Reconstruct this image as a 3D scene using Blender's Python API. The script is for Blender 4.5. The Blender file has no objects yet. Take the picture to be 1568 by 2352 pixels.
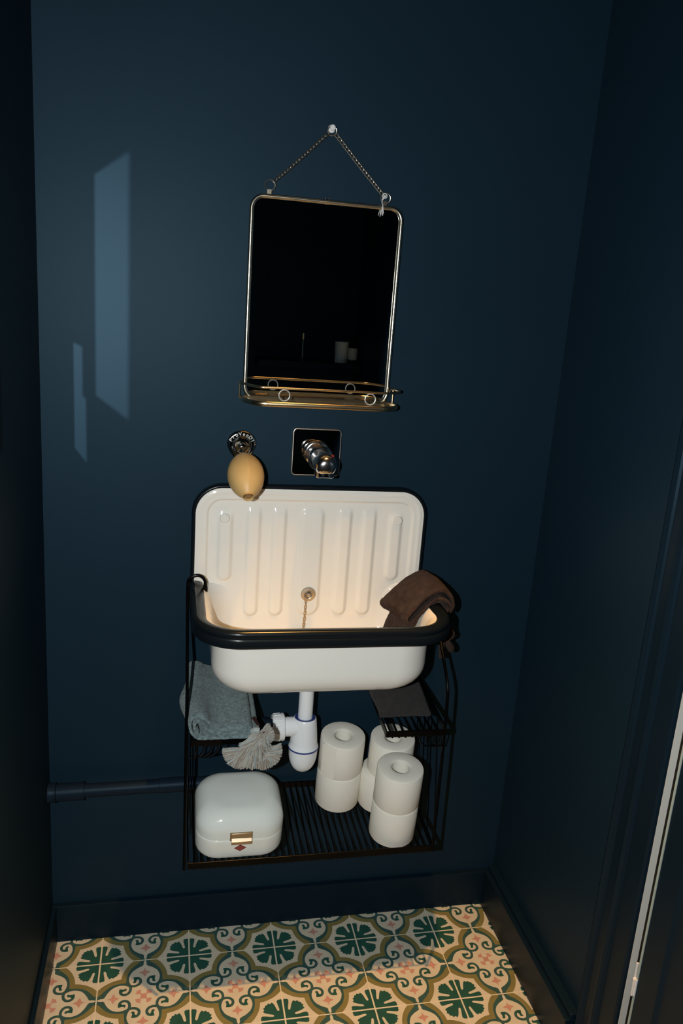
import bpy, bmesh, math, random
from mathutils import Vector, Matrix, noise
from mathutils.geometry import tessellate_polygon

random.seed(7)
S = bpy.context.scene
COL = S.collection
PI = math.pi

# ------------------------------------------------------------------ camera
CAM = Vector((0.2541, -1.6523, 1.4941))
YAW, PITCH, ROLL, FPX = 0.2186, 0.2532, 0.0729, 1825.77
cy, sy = math.cos(YAW), math.sin(YAW)
fw = Vector((sy * math.cos(PITCH), cy * math.cos(PITCH), -math.sin(PITCH)))
rt = Vector((cy, -sy, 0.0))
up = rt.cross(fw)
rt2 = math.cos(ROLL) * rt + math.sin(ROLL) * up
up2 = -math.sin(ROLL) * rt + math.cos(ROLL) * up
cd = bpy.data.cameras.new('camera')
cam = bpy.data.objects.new('camera', cd)
COL.objects.link(cam)
M = Matrix((rt2, up2, -fw)).transposed().to_4x4()
M.translation = CAM
cam.matrix_world = M
cd.sensor_width = 36.0
cd.sensor_fit = 'AUTO'
cd.lens = 36.0 * FPX / 2352.0
cd.clip_start = 0.01
S.camera = cam

# ------------------------------------------------------------------ world, lights, exposure
w = bpy.data.worlds.new('world')
S.world = w
w.use_nodes = True
w.node_tree.nodes['Background'].inputs[0].default_value = (0.3, 0.4, 0.5, 1)
w.node_tree.nodes['Background'].inputs[1].default_value = 0.0
S.view_settings.view_transform = 'Standard'
S.view_settings.look = 'None'
S.view_settings.exposure = 0.0
S.view_settings.gamma = 1.0


def lamp(name, kind, loc, energy, color, radius=0.01, target=None, size=None, blend=0.5):
    d = bpy.data.lights.new(name, kind)
    d.energy = energy
    d.color = color
    d.shadow_soft_size = radius
    o = bpy.data.objects.new(name, d)
    COL.objects.link(o)
    o.location = loc
    if target is not None:
        o.rotation_euler = (Vector(target) - Vector(loc)).to_track_quat('-Z', 'Y').to_euler()
    if size:
        d.spot_size = size
        d.spot_blend = blend
    return o


FLASH = (0.112, -1.65, 1.49)
lamp('camera_flash', 'SPOT', FLASH, 75, (0.97, 1.0, 0.985), 0.009, (0.50, 0.0, 1.0), math.radians(150), 0.9)
LAMP = (0.60, -0.522, 2.49)
lamp('ceiling_lamp_light', 'SPOT', LAMP, 185, (1.0, 0.51, 0.13), 0.016, (0.60, -0.69, 0.0), math.radians(52), 1.0)
lamp('slit_window_daylight', 'POINT', (-0.173, -1.65, 1.4925), 98, (0.92, 1.0, 1.05), 0.006)  # added lamp outside the left wall, stands in for flash reflected off framed glass

# ------------------------------------------------------------------ materials


def mat(name, color, rough=0.5, metal=0.0, spec=0.5, bump=0.0, bscale=200.0, bdist=0.001, tint=None,
        var=0.0, vscale=8.0, coat=0.0, transmission=0.0, ior=1.45, sheen=0.0):
    m = bpy.data.materials.new(name)
    m.use_nodes = True
    nt = m.node_tree
    b = nt.nodes['Principled BSDF']
    b.inputs['Base Color'].default_value = (*color, 1)
    b.inputs['Roughness'].default_value = rough
    b.inputs['Metallic'].default_value = metal
    b.inputs['Specular IOR Level'].default_value = spec
    b.inputs['IOR'].default_value = ior
    if tint:
        b.inputs['Specular Tint'].default_value = (*tint, 1)
    if coat:
        b.inputs['Coat Weight'].default_value = coat
        b.inputs['Coat Roughness'].default_value = 0.04
    if sheen:
        b.inputs['Sheen Weight'].default_value = sheen
        b.inputs['Sheen Roughness'].default_value = 0.5
    if transmission:
        b.inputs['Transmission Weight'].default_value = transmission
    tc = nt.nodes.new('ShaderNodeTexCoord')
    if bump:
        n = nt.nodes.new('ShaderNodeTexNoise')
        n.inputs['Scale'].default_value = bscale
        n.inputs['Detail'].default_value = 3
        bp = nt.nodes.new('ShaderNodeBump')
        bp.inputs['Strength'].default_value = bump
        bp.inputs['Distance'].default_value = bdist
        nt.links.new(tc.outputs['Object'], n.inputs['Vector'])
        nt.links.new(n.outputs['Fac'], bp.inputs['Height'])
        nt.links.new(bp.outputs['Normal'], b.inputs['Normal'])
    if var:
        n2 = nt.nodes.new('ShaderNodeTexNoise')
        n2.inputs['Scale'].default_value = vscale
        n2.inputs['Detail'].default_value = 4
        mr = nt.nodes.new('ShaderNodeMapRange')
        mr.inputs[1].default_value = 0.3
        mr.inputs[2].default_value = 0.7
        mr.inputs[3].default_value = 1 - var
        mr.inputs[4].default_value = 1 + var
        mx = nt.nodes.new('ShaderNodeVectorMath')
        mx.operation = 'SCALE'
        mx.inputs[0].default_value = color
        nt.links.new(tc.outputs['Object'], n2.inputs['Vector'])
        nt.links.new(n2.outputs['Fac'], mr.inputs[0])
        nt.links.new(mr.outputs[0], mx.inputs['Scale'])
        nt.links.new(mx.outputs[0], b.inputs['Base Color'])
    return m


WALLC = (0.0066, 0.0188, 0.0325)
m_wall = mat('navy_wall_paint', WALLC, 0.50, spec=0.22, bump=0.12, bscale=260, bdist=0.0006, tint=(0.50, 0.80, 1.0), var=0.05, vscale=3)
m_trim = mat('navy_trim_paint', (0.0042, 0.0115, 0.0205), 0.40, spec=0.25, tint=(0.45, 0.75, 1.0))
m_ceil = mat('ceiling_paint', (0.02, 0.035, 0.05), 0.7)
m_pipe = mat('navy_pipe_paint', (0.0075, 0.0145, 0.0250), 0.45, spec=0.16, tint=(0.5, 0.78, 1.0))
m_grout = mat('tile_grout', (0.70, 0.63, 0.48), 0.8, var=0.08, vscale=60)
m_cream = mat('tile_cream', (0.60, 0.545, 0.435), 0.6, spec=0.25, var=0.06, vscale=25)
m_olive = mat('tile_olive', (0.205, 0.175, 0.065), 0.6, spec=0.25, var=0.10, vscale=30)
m_green = mat('tile_green', (0.018, 0.082, 0.064), 0.6, spec=0.25, var=0.12, vscale=40)
m_band = mat('tile_teal_band', (0.036, 0.092, 0.085), 0.6, spec=0.25, var=0.10, vscale=40)
m_pink = mat('tile_pink', (0.52, 0.270, 0.215), 0.6, spec=0.25, var=0.10, vscale=40)
m_enamel = mat('white_enamel', (0.80, 0.785, 0.735), 0.07, spec=0.5, bump=0.03, bscale=90, bdist=0.0006)
m_blackrim = mat('black_enamel_rim', (0.0050, 0.0078, 0.0108), 0.24, spec=0.24)
m_screwcap = mat('white_plastic_cap', (0.76, 0.75, 0.70), 0.3)
m_steel = mat('brushed_nickel', (0.56, 0.52, 0.45), 0.36, metal=1.0, bump=0.1, bscale=400, bdist=0.0002)
m_frame = mat('aged_nickel', (0.70, 0.63, 0.50), 0.24, metal=1.0, bump=0.15, bscale=300, bdist=0.0003, var=0.12, vscale=40)
m_brass = mat('polished_brass', (0.86, 0.66, 0.40), 0.24, metal=1.0, bump=0.12, bscale=200, bdist=0.0003)
m_chain = mat('chain_nickel', (0.62, 0.52, 0.40), 0.3, metal=1.0)
m_glass = mat('mirror_glass', (0.86, 0.88, 0.88), 0.015, metal=1.0)
m_chrome = mat('chrome', (0.72, 0.71, 0.69), 0.06, metal=1.0)
m_plate = mat('polished_black_chrome', (0.66, 0.65, 0.64), 0.04, metal=1.0)
m_cap = mat('dull_steel_cap', (0.24, 0.23, 0.21), 0.32, metal=1.0)
m_spout = mat('satin_chrome', (0.78, 0.76, 0.74), 0.17, metal=1.0, bump=0.06, bscale=300, bdist=0.0002)
m_edge = mat('satin_chrome_edge', (0.62, 0.58, 0.52), 0.34, metal=1.0)
m_letter = mat('satin_letter', (0.75, 0.74, 0.70), 0.35, metal=0.6)
m_soap = mat('yellow_soap', (0.58, 0.385, 0.155), 0.45, spec=0.4, var=0.06, vscale=20)
m_plastic = mat('white_pvc', (0.80, 0.83, 0.86), 0.2, spec=0.5)
m_blue = mat('blue_seal', (0.02, 0.045, 0.19), 0.4)
m_wire = mat('black_wire', (0.0016, 0.0016, 0.0018), 0.28, spec=0.09)
m_paper = mat('toilet_paper', (0.84, 0.81, 0.73), 0.95, spec=0.1, bump=0.4, bscale=900, bdist=0.0006)
m_box = mat('white_steel_enamel', (0.76, 0.80, 0.76), 0.10, spec=0.5)
m_boxbase = mat('white_steel_enamel_base', (0.78, 0.80, 0.75), 0.10, spec=0.5)
m_latch = mat('brushed_steel_latch', (0.52, 0.44, 0.33), 0.42, metal=1.0)
m_red = mat('emblem_red', (0.20, 0.020, 0.020), 0.4)
m_pinkline = mat('emblem_line', (0.42, 0.13, 0.11), 0.4)
m_bluetowel = mat('blue_terry', (0.150, 0.205, 0.215), 0.95, spec=0.05, bump=1.0, bscale=420, bdist=0.003, var=0.42, vscale=170, sheen=0.25)
m_brown = mat('brown_terry', (0.040, 0.023, 0.0175), 0.95, spec=0.05, bump=1.0, bscale=450, bdist=0.003, var=0.35, vscale=60, sheen=0.06)
m_greybrown = mat('grey_brown_terry', (0.034, 0.031, 0.031), 0.95, spec=0.05, bump=1.0, bscale=450, bdist=0.003, var=0.2, vscale=80, sheen=0.1)
m_label = mat('dark_red_label', (0.018, 0.003, 0.004), 0.7)
m_str1 = mat('tassel_beige', (0.31, 0.275, 0.235), 0.8)
m_str2 = mat('tassel_pale_blue', (0.36, 0.40, 0.39), 0.8)
m_str3 = mat('tassel_cream', (0.42, 0.40, 0.35), 0.8)
m_jamb = mat('bare_grey_primer', (0.62, 0.61, 0.57), 0.6, bump=0.15, bscale=80)
m_leafedge = mat('pale_green_edge', (0.36, 0.44, 0.41), 0.5)
m_dark = mat('dark_brown_wood', (0.02, 0.013, 0.008), 0.7, var=0.6, vscale=60)
m_cup = mat('grey_ceramic', (0.84, 0.88, 0.85), 0.5, var=0.05, vscale=60)
m_bottle = mat('black_bottle', (0.004, 0.004, 0.004), 0.08)
m_paperlabel = mat('paper_label', (0.85, 0.86, 0.76), 0.7)
m_white = mat('white_metal', (0.7, 0.7, 0.7), 0.4)
m_emit = bpy.data.materials.new('lamp_glow')
m_emit.use_nodes = True
_b = m_emit.node_tree.nodes['Principled BSDF']
_b.inputs['Emission Color'].default_value = (1, 0.72, 0.4, 1)
_b.inputs['Emission Strength'].default_value = 4
# thin clear pane
m_pane = bpy.data.materials.new('clear_pane')
m_pane.use_nodes = True
_nt = m_pane.node_tree
_nt.nodes.remove(_nt.nodes['Principled BSDF'])
_tr = _nt.nodes.new('ShaderNodeBsdfTransparent')
_gl = _nt.nodes.new('ShaderNodeBsdfGlossy')
_gl.inputs['Roughness'].default_value = 0.02
_mx = _nt.nodes.new('ShaderNodeMixShader')
_mx.inputs[0].default_value = 0.05
_nt.links.new(_tr.outputs[0], _mx.inputs[1])
_nt.links.new(_gl.outputs[0], _mx.inputs[2])
_nt.links.new(_mx.outputs[0], _nt.nodes['Material Output'].inputs[0])

# ------------------------------------------------------------------ object helpers


def wloc(o):
    v = Vector((0, 0, 0))
    while o is not None:
        v += o.location
        o = o.parent
    return v


def obj(name, bm, m, parent=None, smooth=True, local=False, bevel=0.0, seg=2, angle=35):
    me = bpy.data.meshes.new(name)
    if parent is not None and not local:
        bmesh.ops.translate(bm, verts=bm.verts, vec=-wloc(parent))
    bm.normal_update()
    bm.to_mesh(me)
    bm.free()
    for mm in (m if isinstance(m, (list, tuple)) else [m]):
        me.materials.append(mm)
    o = bpy.data.objects.new(name, me)
    COL.objects.link(o)
    if parent is not None:
        o.parent = parent
    if smooth:
        for p in me.polygons:
            p.use_smooth = True
        me.set_sharp_from_angle(angle=math.radians(angle))
    if bevel:
        md = o.modifiers.new('bevel', 'BEVEL')
        md.width = bevel
        md.segments = seg
        md.limit_method = 'ANGLE'
        md.angle_limit = math.radians(40)
    return o


def tag(o, label, cat, group=None, kind=None):
    o['label'] = label
    o['category'] = cat
    if group:
        o['group'] = group
    if kind:
        o['kind'] = kind
    return o


def thing(name, label, cat, loc=(0, 0, 0), group=None):
    o = bpy.data.objects.new(name, None)
    o.empty_display_size = 0.05
    COL.objects.link(o)
    o.location = loc
    return tag(o, label, cat, group)


def struct(o):
    o['kind'] = 'structure'
    return o


def NB():
    return bmesh.new()


def box(bm, x0, x1, y0, y1, z0, z1, mi=0):
    vs = [bm.verts.new((x, y, z)) for x in (x0, x1) for y in (y0, y1) for z in (z0, z1)]
    for f in ((0, 1, 3, 2), (4, 6, 7, 5), (0, 4, 5, 1), (2, 3, 7, 6), (0, 2, 6, 4), (1, 5, 7, 3)):
        fc = bm.faces.new([vs[i] for i in f])
        fc.material_index = mi
    return bm


def catmull(pts, n=6, closed=False):
    pts = [Vector(p) for p in pts]
    out = []
    N = len(pts)
    rng = range(N) if closed else range(N - 1)
    for i in rng:
        if closed:
            p0, p1, p2, p3 = pts[(i - 1) % N], pts[i], pts[(i + 1) % N], pts[(i + 2) % N]
        else:
            p1, p2 = pts[i], pts[i + 1]
            p0 = pts[i - 1] if i > 0 else 2 * p1 - p2
            p3 = pts[i + 2] if i + 2 < N else 2 * p2 - p1
        for k in range(n):
            t = k / n
            out.append(0.5 * ((2 * p1) + (p2 - p0) * t + (2 * p0 - 5 * p1 + 4 * p2 - p3) * t * t + (3 * p1 - p0 - 3 * p2 + p3) * t ** 3))
    if not closed:
        out.append(pts[-1].copy())
    return out


def fillet(pts, r, n=5, closed=False):
    pts = [Vector(p) for p in pts]
    N = len(pts)
    out = []
    for i, p in enumerate(pts):
        if not closed and i in (0, N - 1):
            out.append(p)
            continue
        a, b = pts[i - 1], pts[(i + 1) % N]
        d1, d2 = (a - p), (b - p)
        rr = min(r, d1.length * 0.49, d2.length * 0.49)
        p1, p2 = p + d1.normalized() * rr, p + d2.normalized() * rr
        for k in range(n + 1):
            t = k / n
            out.append((1 - t) ** 2 * p1 + 2 * t * (1 - t) * p + t * t * p2)
    return out


def tube(bm, pts, r, seg=10, closed=False, caps=True, mi=0):
    pts = [Vector(p) for p in pts]
    N = len(pts)
    rad = r if isinstance(r, (list, tuple)) else [r] * N
    rings = []
    prev = None
    for i in range(N):
        if closed:
            t = (pts[(i + 1) % N] - pts[i - 1]).normalized()
        else:
            t = (pts[min(i + 1, N - 1)] - pts[max(i - 1, 0)]).normalized()
        if prev is None:
            a = Vector((0, 0, 1)) if abs(t.z) < 0.9 else Vector((1, 0, 0))
            n = t.cross(a).normalized()
        else:
            n = (prev - t * prev.dot(t)).normalized()
        prev = n
        b = t.cross(n)
        rings.append([bm.verts.new(pts[i] + rad[i] * (math.cos(2 * PI * k / seg) * n + math.sin(2 * PI * k / seg) * b)) for k in range(seg)])
    for i in range(N if closed else N - 1):
        A, B = rings[i], rings[(i + 1) % N]
        sh = 0
        if closed and i == N - 1:
            best = 1e9
            for s in range(seg):
                dd = (A[0].co - B[s].co).length
                if dd < best:
                    best, sh = dd, s
        for k in range(seg):
            f = bm.faces.new((A[k], A[(k + 1) % seg], B[(k + 1 + sh) % seg], B[(k + sh) % seg]))
            f.material_index = mi
    if caps and not closed:
        bm.faces.new(rings[0][::-1]).material_index = mi
        bm.faces.new(rings[-1]).material_index = mi
    return bm


def lathe(bm, prof, seg=40, mat4=None, mi=0, closed=False):
    """prof: (r, h) pairs revolved about +Z, then transformed by mat4."""
    mat4 = mat4 or Matrix()
    rings = []
    for r, h in prof:
        if r < 1e-6:
            rings.append([bm.verts.new(mat4 @ Vector((0, 0, h)))])
        else:
            rings.append([bm.verts.new(mat4 @ Vector((r * math.cos(2 * PI * k / seg), r * math.sin(2 * PI * k / seg), h))) for k in range(seg)])
    pairs = list(zip(rings[:-1], rings[1:]))
    if closed:
        pairs.append((rings[-1], rings[0]))
    for A, B in pairs:
        for k in range(seg):
            k2 = (k + 1) % seg
            if len(A) == 1 and len(B) == 1:
                continue
            if len(A) == 1:
                f = bm.faces.new((A[0], B[k2], B[k]))
            elif len(B) == 1:
                f = bm.faces.new((A[k], A[k2], B[0]))
            else:
                f = bm.faces.new((A[k], A[k2], B[k2], B[k]))
            f.material_index = mi
    return bm


def loft(bm, loops, cap0=True, cap1=True, closed=True, mi=0):
    R = [[bm.verts.new(p) for p in L] for L in loops]
    n = len(R[0])
    for A, B in zip(R[:-1], R[1:]):
        for k in range(n if closed else n - 1):
            bm.faces.new((A[k], A[(k + 1) % n], B[(k + 1) % n], B[k])).material_index = mi
    if cap0:
        bm.faces.new(R[0][::-1]).material_index = mi
    if cap1:
        bm.faces.new(R[-1]).material_index = mi
    return bm


def axis_mat(origin, direction):
    q = Vector((0, 0, 1)).rotation_difference(Vector(direction).normalized())
    m = q.to_matrix().to_4x4()
    m.translation = Vector(origin)
    return m


def rrect(x0, x1, y0, y1, rs, n=8):
    """closed loop, corners (x0,y0),(x1,y0),(x1,y1),(x0,y1) with radii rs"""
    out = []
    for (cx, cy_, sx, sy_, a0), r in zip(((x0, y0, 1, 1, PI), (x1, y0, -1, 1, 1.5 * PI), (x1, y1, -1, -1, 0), (x0, y1, 1, -1, .5 * PI)), rs):
        r = max(r, 1e-4)
        for k in range(n + 1):
            a = a0 + .5 * PI * k / n
            out.append((cx + sx * r + r * math.cos(a), cy_ + sy_ * r + r * math.sin(a)))
    return out


def smooth01(t):
    t = max(0.0, min(1.0, t))
    return t * t * (3 - 2 * t)


# ------------------------------------------------------------------ room shell
RX = 1.0966      # right wall
YB = -2.12       # wall behind the camera
HZ = 2.52        # ceiling

# floor: encaustic cement tiles, pattern as flat coloured inlay in one mesh
TX0, TY0, T = 0.1141, -0.0921, 0.2
LEAF = [(.009, .009), (.12, .009), (.250, .009), (.262, .021), (.254, .035), (.258, .049), (.240, .066), (.205, .062), (.165, .053), (.130, .047),
        (.116, .052), (.113, .063), (.124, .073), (.150, .081), (.185, .092), (.214, .106), (.229, .123), (.212, .138), (.223, .164), (.205, .172), (.197, .197)]
LEAF = LEAF + [(b, a) for a, b in LEAF[::-1][1:-1]]
OLIVE = [(.368, .0065), (.326, .049), (.284, .115), (.257, .185), (.246, .246)]
GREEN = [(.447, .0065), (.439, .030), (.393, .070), (.342, .125), (.314, .190), (.305, .245), (.302, .302)]
LOBE = [(.494, .010), (.484, .040), (.479, .078), (.42, .111), (.362, .160), (.333, .228), (.336, .285), (.352, .325), (.366, .366)]
SCROLL = [(.318, .318), (.345, .343), (.375, .355), (.410, .353), (.441, .338), (.459, .310), (.457, .278), (.440, .255), (.415, .247), (.398, .252)]
TIP = [(.378, .237), (.400, .232), (.425, .240), (.428, .262), (.415, .280), (.411, .305), (.395, .315), (.374, .304), (.386, .290), (.385, .265)]
STAR = [(.502, .110), (.513, .152), (.566, .176), (.525, .200), (.502, .243), (.479, .200), (.434, .176), (.490, .152)]


def sym8(c):
    fs = [lambda a, b: (a, b), lambda a, b: (b, a), lambda a, b: (1 - a, b), lambda a, b: (b, 1 - a),
          lambda a, b: (a, 1 - b), lambda a, b: (1 - b, a), lambda a, b: (1 - a, 1 - b), lambda a, b: (1 - b, 1 - a)]
    return [[f(*p) for p in c] for f in fs]


def sm2(c, n=3):
    return [(p.x, p.y) for p in catmull([(a, b, 0) for a, b in c], n)]


def ring_from_octant(c):
    """closed outline of a 4-fold motif from one octant (edge middle -> diagonal)"""
    q = c + [(b, a) for a, b in c[::-1][1:]]          # corner (0,0): u-edge -> v-edge
    out = []
    out += q[::-1]                                     # v-edge -> u-edge near (0,0)
    out += [(1 - a, b) for a, b in q]                  # near (1,0)
    out += [(1 - a, 1 - b) for a, b in q[::-1]]        # near (1,1)
    out += [(a, 1 - b) for a, b in q]                  # near (0,1)
    return out


def stroke(c, wd):
    P = [Vector((a, b)) for a, b in sm2(c, 4)]
    L, R = [], []
    for i, p in enumerate(P):
        t = (P[min(i + 1, len(P) - 1)] - P[max(i - 1, 0)]).normalized()
        n = Vector((-t.y, t.x))
        L.append(p + n * wd / 2)
        R.append(p - n * wd / 2)
    return [(v.x, v.y) for v in L + R[::-1]]


GR = .0045
shapes = [([(GR, GR), (1 - GR, GR), (1 - GR, 1 - GR), (GR, 1 - GR)], 1, 1),
          (ring_from_octant(sm2(OLIVE)), 2, 2), (ring_from_octant(sm2(GREEN)), 3, 3), (ring_from_octant(sm2(LOBE)), 1, 4)]
for c in sym8(stroke(SCROLL, .031)):
    shapes.append((c, 3, 5))
for c in sym8(sm2(TIP + [TIP[0]], 2)[:-1]):
    shapes.append((c, 4, 6))
for f in (lambda a, b: (a, b), lambda a, b: (a, 1 - b), lambda a, b: (b, a), lambda a, b: (1 - b, a)):
    shapes.append(([f(*p) for p in STAR], 5, 7))
for f in (lambda a, b: (a, b), lambda a, b: (1 - a, b), lambda a, b: (a, 1 - b), lambda a, b: (1 - a, 1 - b)):
    shapes.append(([f(*p) for p in LEAF], 4, 7))
BLOB = [(.403, .410), (.425, .424), (.438, .422), (.466, .408), (.470, .436), (.468, .459), (.482, .468), (.512, .468), (.520, .5), (.5, .520),
        (.468, .512), (.468, .482), (.459, .468), (.436, .470), (.408, .466), (.422, .438), (.424, .425)]
for f in (lambda a, b: (a, b), lambda a, b: (1 - a, b), lambda a, b: (a, 1 - b), lambda a, b: (1 - a, 1 - b)):
    shapes.append(([f(*p) for p in BLOB], 5, 7))
bm = NB()
tess = []
for pts, mi, lay in shapes:
    vs = [Vector((a, b, 0)) for a, b in pts]
    tess.append((vs, tessellate_polygon([vs]), mi, lay))
for i in range(-1, 5):
    for j in range(-1, 10):
        for q, (vs, tris, mi, lay) in enumerate(tess):
            bv = [bm.verts.new((TX0 + (i + v.x) * T, TY0 - (j + v.y) * T, -0.0004 + lay * 0.00003 + q * 0.000004)) for v in vs]
            for t in tris:
                try:
                    f = bm.faces.new([bv[k] for k in t])
                except ValueError:
                    continue
                f.material_index = mi
                f.normal_update()
                if f.normal.z < 0:
                    f.normal_flip()
for pco, pno in (((0, 0, 0), (-1, 0, 0)), ((RX, 0, 0), (1, 0, 0)), ((0, 0, 0), (0, 1, 0)), ((0, YB, 0), (0, -1, 0))):
    bmesh.ops.bisect_plane(bm, geom=bm.verts[:] + bm.edges[:] + bm.faces[:], plane_co=pco, plane_no=pno, clear_outer=True)
box(bm, 0, RX, YB, 0, -0.03, -0.0004, 0)
struct(obj('floor', bm, [m_grout, m_cream, m_olive, m_band, m_green, m_pink], smooth=False))

struct(obj('ceiling', box(NB(), 0, RX, YB, 0, HZ, HZ + 0.05), m_ceil, smooth=False))
struct(obj('wall_back', box(NB(), -0.10, RX + 0.12, 0, 0.08, -0.03, HZ), m_wall, smooth=False))
struct(obj('wall_front', box(NB(), -0.10, RX + 0.12, YB - 0.08, YB, -0.03, HZ), m_wall, smooth=False))

# left wall with two added openings (splayed reveals) that cut the back-wall light patches
WT = 0.012
SRC = Vector((-0.173, -1.65, 1.4925))
holes = [(-0.810, -0.599, 1.362, 1.623), (-0.546, -0.414, 1.2585, 1.4195)]


def plane_with_holes(bm, x, hs, inward):
    ys = sorted({YB, 0.0, *[h[0] for h in hs], *[h[1] for h in hs]})
    zs = sorted({-0.03, HZ, *[h[2] for h in hs], *[h[3] for h in hs]})
    V = {}

    def v(y, z):
        if (y, z) not in V:
            V[(y, z)] = bm.verts.new((x, y, z))
        return V[(y, z)]
    for a, b in zip(ys[:-1], ys[1:]):
        for c, d in zip(zs[:-1], zs[1:]):
            if any(h[0] <= a and b <= h[1] and h[2] <= c and d <= h[3] for h in hs):
                continue
            f = [v(a, c), v(b, c), v(b, d), v(a, d)]
            bm.faces.new(f if inward else f[::-1])


def shift(y, z):
    d = (SRC - Vector((0, y, z)))
    return d * (WT / abs(d.x))


outer = []
for y0, y1, z0, z1 in holes:
    s0, s1 = shift(y0, .5 * (z0 + z1)), shift(y1, .5 * (z0 + z1))
    outer.append((y0 + s0.y - .004, y1 + .002, z0 - .002, z1 + .002))
bm = NB()
plane_with_holes(bm, 0, holes, True)
plane_with_holes(bm, -WT, outer, False)
struct(obj('wall_left', bm, m_wall, smooth=False))
for n, (h, g) in enumerate(zip(holes, outer)):
    y0, y1, z0, z1 = h
    bm = NB()
    A = [(0, y0, z0), (0, y1, z0), (0, y1, z1), (0, y0, z1)]
    B = [(-WT, g[0], g[2]), (-WT, g[1], g[2]), (-WT, g[1], g[3]), (-WT, g[0], g[3])]
    loft(bm, [A, B], False, False)
    opn = struct(obj('window_%d' % (n + 1), bm, m_trim, smooth=False))  # unseen opening, added to cut the outside lamp's beam into a patch
    bm = NB()
    f = .006
    O = [(.004, y0 - f, z0 - f), (.004, y1 + f, z0 - f), (.004, y1 + f, z1 + f), (.004, y0 - f, z1 + f)]
    O0 = [(0, *p[1:]) for p in O]
    I = [(.004, y0, z0), (.004, y1, z0), (.004, y1, z1), (.004, y0, z1)]
    loft(bm, [O0, O, I, A], False, False)
    obj('window_frame', bm, m_trim, opn, smooth=False)
    bm = NB()
    bm.faces.new([bm.verts.new((-.001, p[1], p[2])) for p in A])
    obj('window_pane', bm, m_pane, opn, smooth=False)

# right wall up to the doorway, architrave, jamb, door leaf
DY = -0.586
bm = box(NB(), RX, RX + 0.12, DY, 0, -0.03, HZ)
box(bm, RX, RX + 0.12, YB, -1.46, -0.03, HZ)
box(bm, RX, RX + 0.12, -1.46, DY, 2.10, HZ)
struct(obj('wall_right', bm, m_wall, smooth=False))
# architrave with a bead moulding (profile in y / projection)
prof = [(-0.468, 0), (-0.470, .010), (-0.478, .014), (-0.486, .010), (-0.489, .006), (-0.512, .006), (-0.515, .011), (-0.520, .0145), (-0.526, .015), (-0.533, .012), (-0.536, .007), (-0.580, .007), (-0.5845, .004), (-0.5855, 0)]
bm = NB()
loft(bm, [[(RX - pr, y, z) for y, pr in prof] for z in (0.0, 2.14)], False, False, closed=False)
struct(obj('trim_1', bm, m_trim, angle=20))
bm = box(NB(), RX + .0005, RX + 0.0145, DY - .0012, DY - 0.0002, 0.0, 2.10)
struct(obj('trim_2', bm, m_jamb, smooth=False))
bm = box(NB(), RX + 0.055, RX + 0.075, -0.70, DY - .002, 0.0, 2.10)
box(bm, RX + 0.0145, RX + 0.055, DY - .0016, DY - .0002, 0.0, 2.10)
struct(obj('trim_3', bm, m_dark, smooth=False))
door = struct(obj('door_1', box(NB(), RX + 0.001, RX + 0.041, -1.455, -0.6165, 0.004, 2.09), m_trim, smooth=False))
obj('leaf_edge', box(NB(), RX - 0.0005, RX + 0.040, -0.6165, -0.612, 0.004, 2.09), m_leafedge, door, smooth=False)
bm = NB()
prof = [(-0.655, .0), (-0.662, .006), (-0.675, .006), (-0.683, .0)]
loft(bm, [[(RX + .001 - pr, y, z) for y, pr in prof] for z in (0.12, 2.0)], False, False, closed=False)
obj('door_moulding', bm, m_trim, door)
hg = NB()
tube(hg, [(RX + .006, -0.6005, .300), (RX + .006, -0.6005, .372)], .0022, 10)
tube(hg, [(RX + .004, -0.6060, .331), (RX + .004, -0.6060, .342)], .0050, 12)
tube(hg, [(RX - .0006, -0.6140, .315), (RX - .0006, -0.6140, .350)], .0028, 10)
obj('hinge', hg, m_white, door)

# baseboards
bm = box(NB(), 0.0, RX, -0.0142, 0, 0, 0.098)
struct(obj('baseboard_back', bm, m_trim, smooth=False, bevel=.002))
bm = box(NB(), 0.0, 0.0105, YB, -0.0142, 0, 0.098)
struct(obj('baseboard_left', bm, m_trim, smooth=False, bevel=.002))
bm = box(NB(), RX - 0.030, RX, -0.468, -0.0142, 0, 0.105)
box(bm, RX - 0.020, RX, -0.468, -0.0142, 0.105, 0.118)
struct(obj('baseboard_right', bm, m_trim, smooth=False, bevel=.002))
bm = box(NB(), 0.0105, RX, YB, YB + .0142, 0, 0.098)
struct(obj('baseboard_front', bm, m_trim, smooth=False, bevel=.002))

# ceiling spot fixture that carries the warm lamp
t = thing('ceiling_spotlight', 'white round recessed spotlight in the ceiling above the sink', 'lamp', (LAMP[0], LAMP[1], HZ))
bm = lathe(NB(), [(.034, -.006), (.046, -.006), (.048, -.003), (.048, 0), (.034, 0)], 40, Matrix.Translation((LAMP[0], LAMP[1], HZ)))
obj('trim_ring', bm, m_white, t)
bm = lathe(NB(), [(0, -.001), (.033, -.001)], 32, Matrix.Translation((LAMP[0], LAMP[1], HZ)))
obj('bulb', bm, m_emit, t)

# ------------------------------------------------------------------ sink
CX = 0.5555
sink = thing('wall_sink', 'white enamelled sink with ribbed splashback and black rim on the navy wall', 'sink', (CX, 0, 0.745))
HW, ZT, RC = 0.2515, 1.1095, 0.058


def halfw(z):
    if z > ZT - RC:
        d = z - (ZT - RC)
        return HW - RC + math.sqrt(max(RC * RC - d * d, 0))
    return HW


RIBS = [(-.1870, .905, 1.062, .0125), (-.1270, .822, 1.072, .0125), (-.0720, .822, 1.072, .0125), (0, .822, 1.072, .0225),
        (.0720, .822, 1.072, .0125), (.1270, .822, 1.072, .0125), (.1870, .905, 1.062, .0125)]


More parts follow.
